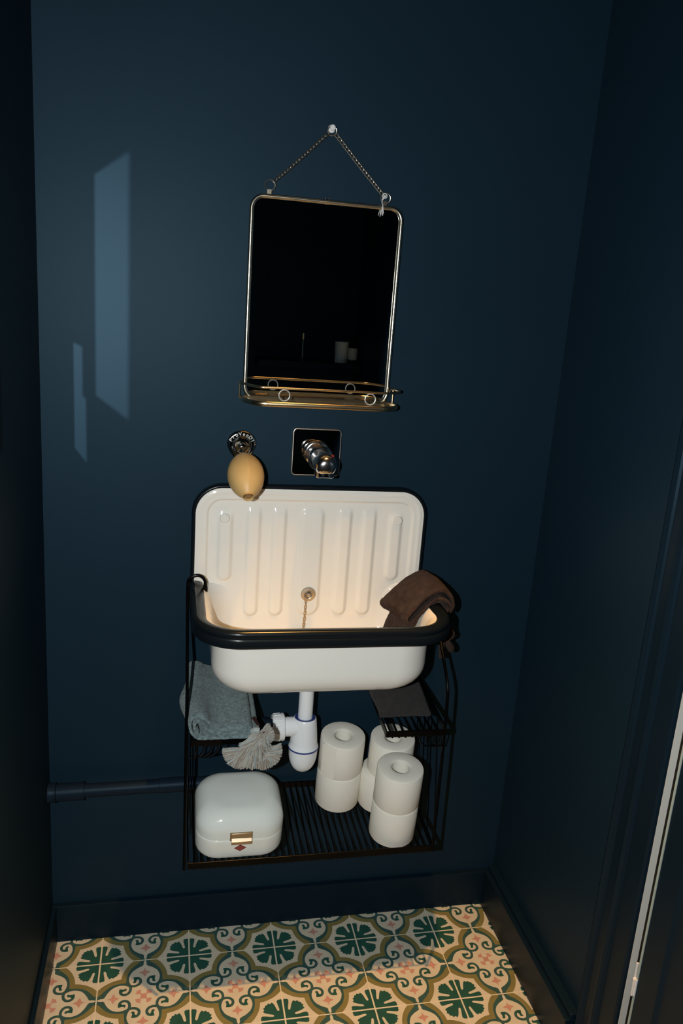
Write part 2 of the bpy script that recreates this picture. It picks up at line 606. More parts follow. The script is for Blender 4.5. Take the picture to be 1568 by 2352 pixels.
def relief(dx, z):
    # distance to the outline
    qx, qz = abs(dx) - (HW - RC), z - (ZT - RC)
    if qx > 0 and qz > 0:
        d = RC - math.hypot(qx, qz)
    else:
        d = min(HW - abs(dx), ZT - z)
    h = .0165 - .0045 * smooth01((d - .024) / .005) + .0015 * math.exp(-((d - .010) / .004) ** 2)
    for rx, z0, z1, r in RIBS:
        zz = min(max(z, z0 + r), z1 - r)
        dist = math.hypot(dx - rx, z - zz) - r
        h += .0054 * smooth01((.0062 - dist) / .0105) * smooth01((z1 - z + .004) / .030)
    return h


bm = NB()
zs = [0.888 + (ZT - RC - 0.888) * i / 90 for i in range(91)] + [ZT - RC + RC * math.sin(.5 * PI * i / 40) * .9999 for i in range(1, 41)]
NXG = 230
rows = []
for z in zs:
    hw = halfw(z)
    row = []
    for i in range(NXG + 1):
        dx = -hw + 2 * hw * i / NXG
        row.append(bm.verts.new((CX + dx, -relief(dx, z), z)))
    rows.append(row)
for A, B in zip(rows[:-1], rows[1:]):
    for k in range(NXG):
        bm.faces.new((A[k], A[k + 1], B[k + 1], B[k]))
rows = []
for i in range(60):
    z = .762 + (.888 - .762) * i / 59
    rows.append([bm.verts.new((CX + dx, -relief(dx, z), z)) for dx in [-.205 + .41 * k / NXG for k in range(NXG + 1)]])
for A, B in zip(rows[:-1], rows[1:]):
    for k in range(NXG):
        bm.faces.new((A[k], A[k + 1], B[k + 1], B[k]))
obj('splashback', bm, m_enamel, sink, angle=80)

# black edge around the splashback
path = [(-HW, .880)] + [(-HW, .90 + .01 * i) for i in range(15)]
path = [(-HW, .885), (-HW, ZT - RC)] + [(-(HW - RC) - RC * math.cos(a), ZT - RC + RC * math.sin(a)) for a in [.5 * PI * i / 16 for i in range(1, 17)]]
path = path + [(-x, z) for x, z in path[::-1]]
eprof = [(-.0015, -.0165), (-.001, -.0185), (.002, -.0192), (.0055, -.0175), (.0066, -.013), (.0066, -.002), (.004, -.0005), (-.0015, -.0005)]
bm = NB()
loops = []
P2 = [Vector((a, b)) for a, b in path]
for i, p in enumerate(P2):
    tg = (P2[min(i + 1, len(P2) - 1)] - P2[max(i - 1, 0)]).normalized()
    n = Vector((-tg.y, tg.x))
    loops.append([(CX + p.x + n.x * a, y, p.y + n.y * a) for a, y in eprof])
loft(bm, loops)
obj('splashback_edge', bm, m_blackrim, sink, angle=60)


def uloop(hw, yf, yb, rf, rb, z, n=14):
    return [(x, y, z) for x, y in rrect(CX - hw, CX + hw, yf, yb, (rf, rf, rb, rb), n)]


bm = NB()
inner = [uloop(.252, -.293, -.004, .088, .003, .890), uloop(.247, -.289, -.005, .085, .004, .8965), uloop(.240, -.282, -.007, .082, .012, .8985),
         uloop(.231, -.273, -.010, .078, .030, .8965), uloop(.2235, -.2655, -.011, .074, .045, .890), uloop(.218, -.260, -.0115, .072, .052, .876),
         uloop(.214, -.256, -.012, .070, .056, .845), uloop(.210, -.252, -.0125, .068, .056, .805), uloop(.205, -.247, -.016, .068, .058, .785),
         uloop(.194, -.237, -.026, .065, .058, .768), uloop(.175, -.219, -.043, .060, .055, .758), uloop(.13, -.185, -.075, .05, .05, .755)]
loft(bm, inner[::-1], True, False)
outer_l = [uloop(.252, -.293, -.004, .088, .003, .890), uloop(.236, -.283, -.003, .084, .003, .884), uloop(.2235, -.2765, -.003, .080, .003, .872), uloop(.2195, -.2755, -.003, .078, .003, .850)]
for i in range(9):
    a = .5 * PI * i / 8
    k = .056
    dd = k * (1 - math.cos(a))
    outer_l.append(uloop(.2190 - dd, -.275 + dd, -.003 - .3 * dd, .078 - .5 * dd, .003 + .5 * dd, .801 - k * math.sin(a)))
loft(bm, outer_l, False, True)
obj('basin', bm, m_enamel, sink, angle=50)

# black rim band
upath = [(CX - .2505, -.001), (CX - .2505, -.205)]
upath += [(CX - .2505 + .087 - .087 * math.cos(a), -.205 - .087 * math.sin(a)) for a in [.5 * PI * i / 18 for i in range(1, 19)]]
upath += [(2 * CX - x, y) for x, y in upath[::-1]]
rprof = [(-.0205, .8920), (-.0200, .8960), (-.0165, .9000), (-.0090, .9028), (-.0015, .9035), (.0030, .9025), (.0060, .8990), (.0068, .8945), (.0062, .8905), (.0052, .8893), (.0064, .8880),
         (.0076, .8840), (.0082, .8760), (.0078, .8715), (.0060, .8690), (.0020, .8685), (-.0010, .8705), (-.0015, .8850), (-.0120, .8880)]
bm = NB()
U = [Vector(p) for p in upath]
loops = []
for i, p in enumerate(U):
    tg = (U[min(i + 1, len(U) - 1)] - U[max(i - 1, 0)]).normalized()
    n = Vector((tg.y, -tg.x))
    loops.append([(p.x + n.x * a, p.y + n.y * a, z) for a, z in rprof])
loft(bm, loops)
obj('rim', bm, m_blackrim, sink, angle=60)

for sx in (-.1895, .1895):
    bm = lathe(NB(), [(0, .0052), (.0088, .0050), (.0100, .0040), (.0104, .0025), (.0104, .0012), (.0092, .0008), (.0092, -.004)], 28, axis_mat((CX + sx, -.0178, 1.0435), (0, -1, 0)))
    obj('screw_cap', bm, m_screwcap, sink)
# overflow rosette, plug knob and chain
OV = Vector((.5553, -.0178, .8710))
ov = obj('overflow_rosette', lathe(NB(), [(.0080, .0030), (.0098, .0040), (.0155, .0032), (.0168, .0012), (.0168, -.004)], 36, axis_mat(OV, (0, -1, 0))), m_steel, sink)
bm = lathe(NB(), [(0, .0012), (.0100, .0012)], 30, axis_mat(OV, (0, -1, 0)))
obj('strainer_disc', bm, m_chrome, ov)
bm = lathe(NB(), [(0, .0085), (.0035, .0080), (.0052, .0055), (.0050, .0030), (.0065, .0015), (.0065, 0)], 24, axis_mat(OV, (0, -1, 0)))
tube(bm, [OV + Vector((-.0065, -.003, .0065)), OV + Vector((.0065, -.003, -.0065))], .0016, 8)
obj('plug_knob', bm, m_steel, ov)


def link(bm, c, d, n, ln, wd, r, seg=6, k=12):
    """one elongated chain link at c, long axis d, flat normal n"""
    d = Vector(d).normalized()
    n = Vector(n).normalized()
    s = n.cross(d).normalized()
    pts = []
    for i in range(k):
        a = 2 * PI * i / k
        pts.append(Vector(c) + d * (ln / 2 * math.cos(a)) + s * (wd / 2 * math.sin(a)))
    tube(bm, pts, r, seg, closed=True)


bm = NB()
c0 = OV + Vector((-.0055, -.0075, -.0065))
c1 = Vector((.5430, -.034, .7600))
NL = 17
for i in range(NL):
    f = i / (NL - 1)
    c = c0.lerp(c1, f) + Vector((0, -.004 * math.sin(PI * f), 0))
    d = (c1 - c0)
    link(bm, c, d, (0, 1, 0) if i % 2 else (1, .2, 0), .0090, .0044, .0008)
obj('plug_chain', bm, m_chain, sink)

# ------------------------------------------------------------------ drain trap (hangs under the sink)
TRX, TRY = .5490, -.110
trap = thing('bottle_trap', 'white plastic bottle trap with blue seals hanging under the sink', 'trap', (TRX, TRY, .49))


def zl(prof, z0=0, seg=44):
    return lathe(NB(), prof, seg, Matrix.Translation((TRX, TRY, z0)))


obj('tailpiece', zl([(.0160, .600), (.0160, .742)]), m_plastic, trap)
obj('collar', zl([(.0160, .728), (.0225, .729), (.0245, .733), (.0255, .7445), (.0, .7445)]), m_plastic, trap)
body = obj('trap_body', zl([(.0205, .612), (.0218, .6190), (.0230, .6205), (.0252, .6180), (.0262, .610), (.0285, .585), (.0300, .565), (.0306, .556), (.0325, .5535), (.0330, .5505), (.0300, .5490)]), m_plastic, trap)
obj('seal_ring', zl([(.0158, .6205), (.0222, .6212), (.0226, .6190)]), m_blue, body)
obj('seal_line', zl([(.0326, .5512), (.0337, .5508), (.0337, .5478), (.0326, .5474)]), m_blue, body)
cup = [(.0326, .5480), (.0318, .5385)]
for i in range(1, 11):
    a = .5 * PI * i / 10
    cup.append((.0318 * math.cos(a) ** .8 if i < 10 else 0, .5385 - .0485 * math.sin(a)))
obj('trap_cup', zl(cup), m_plastic, trap)
bm = lathe(NB(), [(.0210, -.002), (.0210, .034), (.0225, .0345), (.0225, .038)], 40, axis_mat((TRX - .010, TRY, .5985), (-1, 0, 0)))
obj('outlet', bm, m_plastic, trap)
bm = lathe(NB(), [(.0215, .036), (.0290, .0362), (.0302, .0385), (.0302, .0410), (.0288, .0425), (.0292, .0440), (.0282, .0600), (.0262, .0622), (.0205, .0622)], 40, axis_mat((TRX - .010, TRY, .5985), (-1, 0, 0)))
for i in range(12):
    a = 2 * PI * i / 12
    c, s_ = math.cos(a), math.sin(a)
    x0 = TRX - .010 - .0440
    tube(bm, [(x0, TRY + .0290 * c, .5985 + .0290 * s_), (x0 - .0150, TRY + .0281 * c, .5985 + .0281 * s_)], .0012, 6)
obj('union_nut', bm, m_plastic, trap)

# painted waste pipe on the wall
pipe = thing('waste_pipe', 'navy painted waste pipe running along the wall behind the rack', 'pipe', (.2, -.03, .41))
pp = fillet([(TRX - .066, TRY, .5985), (.452, -.085, .596), (.437, -.040, .560), (.437, -.032, .4205), (.400, -.031, .4190), (.0, -.030, .4120)], .03, 8)
obj('pipe_run', tube(NB(), pp, .0150, 20), m_pipe, pipe)


def coupler(x0, x1, r0, r1):
    za, zb = .4120 + x0 * .0175, .4120 + x1 * .0175
    d = Vector((x1 - x0, -.001 * (x1 - x0) / .4, zb - za))
    L = d.length
    m4 = axis_mat((x0, -.030 - .0025 * x0, za), d)
    return lathe(NB(), [(r0 - .003, 0), (r0, .0008), (r1, L * .3), (r1, L - .003), (r1 + .0012, L - .0025), (r1 + .0012, L - .0004), (r1 - .003, L)], 28, m4)


obj('coupling', coupler(.0005, .018, .0222, .0210), m_pipe, pipe)
obj('coupling', coupler(.018, .078, .0195, .0195), m_pipe, pipe)
obj('coupling', coupler(.240, .300, .0166, .0166), m_pipe, pipe)

# ------------------------------------------------------------------ rack hung on the sink rim
TILT = math.radians(6.8)
rack = thing('hanging_rack', 'black wire rack with three trays hooked over the rim of the sink', 'rack', (CX, -.12, .36))
RL, RR, FY = .3000, .8290, -.229


def tilt_m(z0):
    m = Matrix.Rotation(TILT, 4, 'X')
    m.translation = Vector((0, -.0095, z0))
    return m


def strip_loop(x0, x1, y0, y1, z0, z1, th, name, m4):
    """four thin upright rails of a tray"""
    for a in ((x0, x1, y0, y0 + th), (x0, x1, y1 - th, y1), (x0, x0 + th, y0 + th, y1 - th), (x1 - th, x1, y0 + th, y1 - th)):
        bm = box(NB(), a[0], a[1], a[2], a[3], z0, z1)
        bmesh.ops.transform(bm, matrix=m4, verts=bm.verts)
        obj(name, bm, m_wire, rack, smooth=False, bevel=.0008, seg=2)


def bars(xs, y0, y1, z, r, m4):
    proto = None
    for x in xs:
        if proto is None:
            bm = tube(NB(), [m4 @ Vector((x, y0, z)), m4 @ Vector((x, y1, z))], r, 8)
            proto = obj('bar', bm, m_wire, rack)
            px = x
        else:
            c = proto.copy()
            COL.objects.link(c)
            c.parent = rack
            c.location = (x - px, 0, 0)


ML = tilt_m(.3795)
strip_loop(RL, RR, FY, 0, 0, .0165, .0028, 'bottom_tray_rail', ML)
NBAR = 36
bars([RL + (RR - RL) * (i + 1) / (NBAR + 1) for i in range(NBAR)], FY + .001, -.001, -.0008, .0021, ML)
MU = tilt_m(.6640)
for x0, x1 in ((RL, .4330), (.6970, RR)):
    strip_loop(x0, x1, FY, 0, 0, .0150, .0028, 'upper_tray_rail', MU)
    bars([x0 + (x1 - x0) * (i + 1) / 9 for i in range(8)], FY + .001, -.001, -.0008, .0021, MU)
    # support loops under the outer half of the tray
    s = 1 if x0 < .5 else -1
    xo = x0 if s > 0 else x1
    zf = (MU @ Vector((0, FY, 0))).z
    yf = (MU @ Vector((0, FY, 0))).y
    for k in range(4):
        xa = xo + s * (.012 + .014 * k)
        xb = xo + s * (.006 + .006 * k)
        bm = tube(NB(), catmull([(xa, yf + .004, zf - .001), (xa - s * .001, yf + .010, zf - .018), ((xa + xb) / 2, yf + .020, zf - .034), (xb, yf + .035, zf - .045)], 4), .0018, 8)
        obj('support_loop', bm, m_wire, rack)
    bm = tube(NB(), [(xo, yf + .035, zf - .046), (xo + s * .026, yf + .035, zf - .046)], .0024, 8)
    obj('support_bar', bm, m_wire, rack)
for s in (-1, 1):
    cxm = .5555
    ex = .2640 if s < 0 else .2725
    X = lambda a: cxm + s * a
    pts = [(X(ex - .0365), -.050, .8925), (X(ex - .0360), -.050, .905)]
    rr_ = .0180
    cxx = ex - .0185
    for i in range(0, 13):
        a = PI * i / 12
        pts.append((X(cxx - rr_ * math.cos(a)), -.050, .9085 + rr_ * math.sin(a)))
    pts += [(X(ex), -.062, .893), (X(ex), -.100, .855), (X(ex), -.190, .768), (X(ex), -.215, .738), (X(ex), -.2235, .700), (X(ex - .001), -.2330, .560), (X(ex - .002), -.2395, .356)]
    bm = tube(NB(), catmull(pts, 3), .0034, 10)
    obj('side_wire', bm, m_wire, rack)
    bm = lathe(NB(), [(0, -.0068), (.0030, -.0062), (.0052, -.0035), (.0054, 0), (.0050, .006), (.0036, .014), (.0034, .018)], 16, Matrix.Translation((X(ex - .0365), -.050, .8935)))
    obj('hook_tip', bm, m_wire, rack)
    # two diagonals at the side of the lower bay
    for k in range(3):
        ya, yb_ = -.05 - .05 * k, -.10 - .05 * k
        z1 = .60 - .0 * k
        bm = tube(NB(), [(X(ex - .002), ya, .63), (X(ex - .003), yb_, .372)], .0016, 8)
        obj('side_bar', bm, m_wire, rack)

# ------------------------------------------------------------------ toilet rolls


def zfloor(y):
    return .3830 + (y + .0095) * math.tan(TILT)


RO, RI, RH = .0508, .0195, .0895


def roll_mesh():
    e = .0035
    pr = [(RI, .001), (RI, RH - .002), (RI + .002, RH - .0005), (RI + .006, RH)]
    pr += [(RO - e, RH), (RO - e * .3, RH - e * .35), (RO, RH - e), (RO + .0003, RH * .5), (RO, e), (RO - e * .3, e * .35), (RO - e, 0), (RI + .003, 0)]
    return lathe(NB(), pr, 64, closed=True)


first = None
stacks = [(.6450, -.0600, 'standing left beside the trap', 0.0), (.7440, -.0740, 'behind under the grey-brown towel', .0145), (.7490, -.1760, 'at the front right of the tray', 0.0)]
desc = {(0, 0): 'bottom white toilet roll of the stack next to the bottle trap', (0, 1): 'top white toilet roll of the stack next to the bottle trap',
        (1, 0): 'bottom white toilet roll of the half hidden stack at the back', (1, 1): 'top white toilet roll at the back, under the small tray with the grey towel',
        (2, 0): 'bottom white toilet roll of the stack at the front right of the rack', (2, 1): 'top white toilet roll of the stack at the front right of the rack'}
upv = Matrix.Rotation(TILT, 3, 'X') @ Vector((0, 0, 1))
for si, (x, y, _, dx) in enumerate(stacks):
    for k in range(2):
        if first is None:
            r = obj('toilet_roll', roll_mesh(), m_paper)
            first = r
        else:
            r = first.copy()
            COL.objects.link(r)
        base = Vector((x + dx * k, y, zfloor(y) + .0005)) + upv * ((RH + .0004) * k)
        r.location = base
        r.rotation_euler = (TILT, 0, 0)
        tag(r, desc[(si, k)], 'toilet roll', 'toilet rolls on the rack')
        if (si, k) == (0, 1):
            bm = NB()
            a0 = math.radians(205)
            L0, L1 = [], []
            for i in range(9):
                a = a0 + math.radians(38) * i / 8
                rr = RO + .0007 + .0035 * (1 - i / 8) ** 2
                L0.append((rr * math.cos(a), rr * math.sin(a), .001))
                L1.append((rr * math.cos(a), rr * math.sin(a), RH - .003))
            L0b = [(p[0] * .985, p[1] * .985, p[2]) for p in L0]
            L1b = [(p[0] * .985, p[1] * .985, p[2]) for p in L1]
            loft(bm, [L0, L1, L1b, L0b], False, False, closed=False)
            obj('loose_end', bm, m_paper, r, local=True)

# ------------------------------------------------------------------ enamel storage box
bx = thing('storage_box', 'white enamel lidded box with metal latch and red diamond emblem on the bottom tray', 'box', (0, 0, 0))
BW, BD, BH0, BH1 = .092, .083, .0555, .116
YC = -.1435
bx.location = (.4080, YC, zfloor(YC) + .0005)
bx.rotation_euler = (TILT, 0, 0)


def bl(hw, hd, r, z, n=10):
    return [(x, y, z) for x, y in rrect(-hw, hw, -hd, hd, (r, r, r, r), n)]


bm = NB()
L = []
rb = .016
for i in range(7):
    a = .5 * PI * (1 - i / 6)
    d = rb * (1 - math.cos(a))
    L.append(bl(BW - d, BD - d, .048 - d * .6, rb - rb * math.sin(a)))
L += [bl(BW, BD, .048, BH0 - .006), bl(BW - .0006, BD - .0006, .048, BH0 - .0015), bl(BW - .003, BD - .003, .047, BH0), bl(BW - .006, BD - .006, .046, BH0)]
loft(bm, L)
base = obj('box_body', bm, m_boxbase, bx, local=True, angle=60)
bm = NB()
L = [bl(BW - .004, BD - .004, .046, BH0 + .0004), bl(BW + .0006, BD + .0006, .0485, BH0 + .0008), bl(BW + .0006, BD + .0006, .0485, BH0 + .014)]
rt_ = BH1 - (BH0 + .014)
for i in range(1, 13):
    a = .5 * PI * i / 12
    d = .040 * (1 - math.cos(a)) ** 1.0
    L.append(bl(BW + .0006 - d, BD + .0006 - d, .0485 - d * .35, BH0 + .014 + rt_ * .93 * math.sin(a)))
L.append(bl(.030, .026, .02, BH1 - .0012))
L.append(bl(.008, .008, .006, BH1 - .0004))
loft(bm, L)
lid = obj('box_lid', bm, m_box, bx, local=True, angle=70)
bm = NB()
lp = [(-BD - .0008, BH0 + .0185), (-BD - .0030, BH0 + .0185), (-BD - .0042, BH0 + .0080), (-BD - .0100, BH0 + .0030), (-BD - .0095, BH0 - .0035), (-BD - .0060, BH0 - .0078), (-BD - .0040, BH0 - .0075), (-BD - .0068, BH0 - .003), (-BD - .0068, BH0 + .001), (-BD - .0015, BH0 + .006)]
loft(bm, [[(x, y, z) for y, z in lp] for x in (-.0205, .0215)])
obj('latch', bm, m_latch, bx, local=True, angle=30, bevel=.0006)
bm = box(NB(), -.0235, .0235, -BD - .0020, -BD + .001, BH0 - .001, BH0 + .0200)
obj('latch_plate', bm, m_latch, bx, local=True, smooth=False, bevel=.001)
bm = NB()
ex, ez, dw, dh = -.0010, BH0 - .0215, .0128, .0088


def dia(k, y):
    return [(ex - dw * k, y, ez), (ex, y, ez - dh * k), (ex + dw * k, y, ez), (ex, y, ez + dh * k)]


yy = -BD - .0004
bm.faces.new([bm.verts.new(p) for p in dia(1, yy)])
for k0, k1 in ((.66, .58), (.46, .38), (.28, .20)):
    A = [bm.verts.new(p) for p in dia(k0, yy - .0001)]
    B = [bm.verts.new(p) for p in dia(k1, yy - .0001)]
    for i in range(4):
        bm.faces.new((A[i], A[(i + 1) % 4], B[(i + 1) % 4], B[i])).material_index = 1
emb = obj('emblem', bm, [m_red, m_pinkline], bx, smooth=False, local=True)
emb['label'] = 'red diamond emblem with fine inner lines'

# ------------------------------------------------------------------ towels


def ribbon(bm, secs, th, n=5, amp=.0012, seed=0.0, taper=.7):
    """secs: list of (y, [(x,z)...]) sections of a cloth strip with thickness th"""
    loops = []
    for q, (y, pts) in enumerate(secs):
        P = [Vector((p.x, p.y)) for p in catmull([(a, b, 0) for a, b in pts], n)]
        edge = q in (0, len(secs) - 1)
        t0 = th * (taper if edge else 1)
        L, R = [], []
        N = len(P)
        for i, p in enumerate(P):
            tg = (P[min(i + 1, N - 1)] - P[max(i - 1, 0)]).normalized()
            nn = Vector((-tg.y, tg.x))
            e = min(i, N - 1 - i)
            tt = t0 * (.45 if e == 0 else .85 if e == 1 else 1)
            w1 = amp * noise.noise(Vector((p.x * 55 + seed, y * 55, p.y * 55)))
            w2 = amp * .7 * noise.noise(Vector((p.x * 260 + seed, y * 260, p.y * 260)))
            yy_ = y + amp * 1.5 * noise.noise(Vector((p.x * 120 + seed, 3 * seed, p.y * 120)))
            L.append((p.x + nn.x * (tt / 2 + w1 + w2), yy_, p.y + nn.y * (tt / 2 + w1 + w2)))
            R.append((p.x - nn.x * (tt / 2 - w1 + w2), yy_, p.y - nn.y * (tt / 2 - w1 + w2)))
        loops.append(L + R[::-1])
    V = [[bm.verts.new(p) for p in L] for L in loops]
    m = len(V[0])
    for A, B in zip(V[:-1], V[1:]):
        for k in range(m):
            bm.faces.new((A[k], A[(k + 1) % m], B[(k + 1) % m], B[k]))
    h = m // 2
    for ring_, fl in ((V[0], 1), (V[-1], 0)):
        for i in range(h - 1):
            f = [ring_[i], ring_[i + 1], ring_[m - 2 - i], ring_[m - 1 - i]]
            bm.faces.new(f if fl else f[::-1])
    bmesh.ops.recalc_face_normals(bm, faces=bm.faces)


L1 = [(.4200, .6690), (.392, .6735), (.3681, .6722), (.3502, .6744), (.3393, .6822), (.3307, .6932), (.3199, .7009), (.3082, .7008), (.3002, .6932), (.2990, .6813), (.3032, .6665), (.3129, .6570), (.3248, .6550), (.351, .6545), (.381, .6540), (.4280, .6540)]
L2 = [(.4330, .6625), (.4106, .6630), (.3744, .6648), (.3481, .6655), (.3337, .6722), (.3239, .6829), (.3175, .6904), (.3095, .6888), (.3075, .6798), (.3100, .6720), (.315, .6660)]
btow = thing('blue_towel', 'folded pale blue terry towel with dark red tag on the left upper tray', 'towel', (.36, -.13, .655))


def bsecs(Lp, y0=-.240, y1=-.028, k=26, bul=1.0, flat=0.0):
    out = []
    for i in range(k + 1):
        f = i / k
        y = y0 + (y1 - y0) * f
        pts = []
        for x, z in Lp:
            b = -.016 * bul * math.exp(-((y + .150) / .050) ** 2) * smooth01((.335 - x) / .03)
            lift = .1192 * (y + .238)
            zz = z + lift
            lf = smooth01(f * 1.5) * .008 * smooth01((.345 - x) / .02) * (1 if z > .68 else 0)
            zz -= lf
            # top layer loses its hump towards the back and puffs up a little in the middle
            if z > .668 and .325 < x:
                zz += .006 * math.sin(min(1, f * 1.6) * PI * .5) * smooth01((x - .33) / .02)
            pts.append((x + b - .002 * f, zz))
        out.append((y, pts))
    return out


bm = NB()
ribbon(bm, bsecs(L1), .0068, 5, .0012, 1.0)
obj('outer_fold', bm, m_bluetowel, btow, angle=80)
bm = NB()
ribbon(bm, bsecs(L2, -.2395, -.032), .0066, 5, .0010, 4.0)
obj('inner_fold', bm, m_bluetowel, btow, angle=80)
bm = NB()
q = [(.4205, -.2100, .6798), (.4265, -.2060, .6806), (.4360, -.2230, .6715), (.4320, -.2275, .6700)]
vs = [bm.verts.new(p) for p in q] + [bm.verts.new((p[0], p[1], p[2] - .0012)) for p in q]
bm.faces.new(vs[:4])
bm.faces.new(vs[4:][::-1])
for i in range(4):
    bm.faces.new((vs[i], vs[4 + i], vs[4 + (i + 1) % 4], vs[(i + 1) % 4]))
lb = obj('care_tag', bm, m_label, btow, smooth=False)
lb['label'] = 'dark red cloth tag'

# brown towel over the right rim
brt = thing('brown_towel', 'dark brown terry towel folded and draped over the right end of the sink rim', 'towel', (.80, -.11, .90))
F1 = [(.8330, .9010), (.8280, .9085), (.8190, .9145), (.8077, .9175), (.7963, .9140), (.7850, .9030), (.7740, .8870), (.7636, .8725), (.7546, .8640), (.7475, .8640), (.7430, .8690), (.7440, .8770),
      (.7590, .8960), (.7750, .9160), (.7900, .9285), (.8060, .9345), (.8215, .9310), (.8335, .9180), (.8385, .9010), (.8335, .8865)]
F2 = [(.7480, .8150), (.7560, .8453), (.7620, .8650), (.7690, .8840), (.7800, .8995), (.7920, .9070), (.8050, .9105), (.8180, .9085), (.8265, .8985), (.8275, .8850)]


def rsecs(Fp, y0, y1, k=18):
    out = []
    for i in range(k + 1):
        f = i / k
        y = y0 + (y1 - y0) * f
        pts = []
        for x, z in Fp:
            s = smooth01((.812 - x) / .03)
            st = 1 + .34 * f
            x2 = x if x > .81 else .81 - (.81 - x) * st
            z2 = z if x > .81 else .930 - (.930 - z) * (1 + .16 * f)
            x2 += .004 * math.sin(f * 7 + x * 40) * s
            pts.append((x2, z2 - .004 * f * (x > .81) + .006 * math.sin(PI * f) * smooth01((x - .79) / .02) * (1 if z > .895 else .4)))
        out.append((y, pts))
    return out


bm = NB()
ribbon(bm, rsecs(F1, -.172, -.046), .0072, 5, .0012, 9.0)
obj('outer_fold', bm, m_brown, brt, angle=80)
bm = NB()
ribbon(bm, rsecs(F2, -.170, -.050), .0066, 5, .0010, 12.0)
obj('inner_fold', bm, m_brown, brt, angle=80)
bm = NB()
tube(bm, catmull([(.8260, -.132, .880), (.8330, -.138, .852), (.8370, -.140, .824), (.8340, -.140, .800), (.8355, -.139, .770)], 5), [.006 + .0050 * math.sin(PI * min(1, i / 12)) * (1 if i < 13 else .55) for i in range(21)], 12)
tube(bm, catmull([(.8265, -.138, .878), (.8420, -.140, .846), (.8530, -.140, .822), (.8460, -.140, .808), (.8590, -.139, .784)], 5), [.0062 + .0020 * math.sin(i * .8) for i in range(21)], 12)
for v in bm.verts:
    v.co += Vector((.0016, .0016, .0016)) * noise.noise(v.co * 140)
obj('hanging_corner', bm, m_brown, brt, angle=80)

random.seed(21)
bm = NB()
for q in range(520):
    f = random.random()
    secs_ = rsecs(F1, -.172, -.046, 1)
    k = random.choice((9, 10, 10, 11, 11, 12))
    a, b = secs_[0][1][k], secs_[1][1][k]
    y = -.172 + .126 * f
    p0 = Vector((a[0] + (b[0] - a[0]) * f, y, a[1] + (b[1] - a[1]) * f))
    d = Vector((random.gauss(-.8, .35), random.gauss(-.1, .35), random.gauss(.25, .6))).normalized()
    p0 = p0 + d * .0028
    tube(bm, [p0, p0 + d * random.uniform(.0012, .0032) + Vector((0, 0, -.0004))], .00035, 4)
pile = obj('terry_pile', bm, m_brown, brt, smooth=False)
pile['kind'] = 'stuff'

# small grey-brown towel on the right upper tray
gt = thing('grey_towel', 'small folded grey-brown towel lying on the right upper tray', 'towel', (.76, -.12, .66))
bm = NB()
secs = []
for i in range(19):
    f = i / 18
    y = -.2010 + .165 * f
    lift = .1192 * (y + .238)
    z0 = .6560 + lift
    xl, xr = .6905 + .002 * math.sin(f * 9), .8040 + .012 * f
    secs.append((y, [(xl, z0 + .006), (xl + .03, z0 + .0065), (xl + .06, z0 + .0075), (xr - .03, z0 + .007), (xr, z0 + .005)]))
ribbon(bm, secs, .0130, 8, .0012, 20.0, .55)
obj('folded_cloth', bm, m_greybrown, gt, angle=80)

# ------------------------------------------------------------------ tassel hanging at the tray corner
tas = thing('tassel', 'beige and pale grey cotton tassel hanging from the left upper tray beside the trap', 'tassel', (.43, -.249, .67))


def tuft(root, r, a0, a1, count, puff=.006, rad=.00105, rs=.004, dy=.22):
    """fan of cut yarn ends: root, length, angle range in the x-z plane (degrees)"""
    bm = NB()
    root = Vector(root)
    for i in range(count):
        a = math.radians(random.uniform(a0, a1))
        d = Vector((math.cos(a), random.uniform(-dy, dy * .45), math.sin(a))).normalized()
        st = root + Vector((random.gauss(0, rs), random.gauss(0, .0022), random.gauss(0, rs * .6)))
        tip = root + d * r * random.uniform(.90, 1.03)
        tip.y = min(tip.y, -.2415)
        out = Vector((0, -puff * random.uniform(.2, 1.2), puff * .35))
        p1 = st.lerp(tip, .3) + out
        p2 = st.lerp(tip, .65) + out * .9 + Vector((random.gauss(0, .0009), 0, random.gauss(0, .0009)))
        tube(bm, [st, p1, p2, tip], rad * random.uniform(.75, 1.15), 5, mi=random.choices((0, 1, 2), (.46, .32, .22))[0])
    return obj('tuft', bm, [m_str1, m_str2, m_str3], tas, angle=80)


tuft((.4256, -.247, .662), .0690, 232, 287, 430)
tuft((.4290, -.250, .662), .0400, 205, 322, 330, .008, .0010, .006)
tuft((.4030, -.247, .632), .0410, 172, 272, 330)
tuft((.4420, -.247, .625), .0380, 250, 384, 340)
tuft((.4430, -.246, .660), .0210, 280, 415, 150, .004, .0009, .003)
tuft((.4360, -.246, .668), .0240, 15, 70, 24, .002, .0006, .002)
bm = tube(NB(), catmull([(.4195, -.243, .6690), (.4250, -.248, .6740), (.4320, -.249, .6730)], 4), .0058, 12)
kn = obj('knot', bm, m_str2, tas)
bm = tube(NB(), catmull([(.4330, -.225, .6690), (.4300, -.240, .6770), (.4290, -.247, .6740)], 4), .0018, 8)
obj('cord', bm, m_str1, tas)

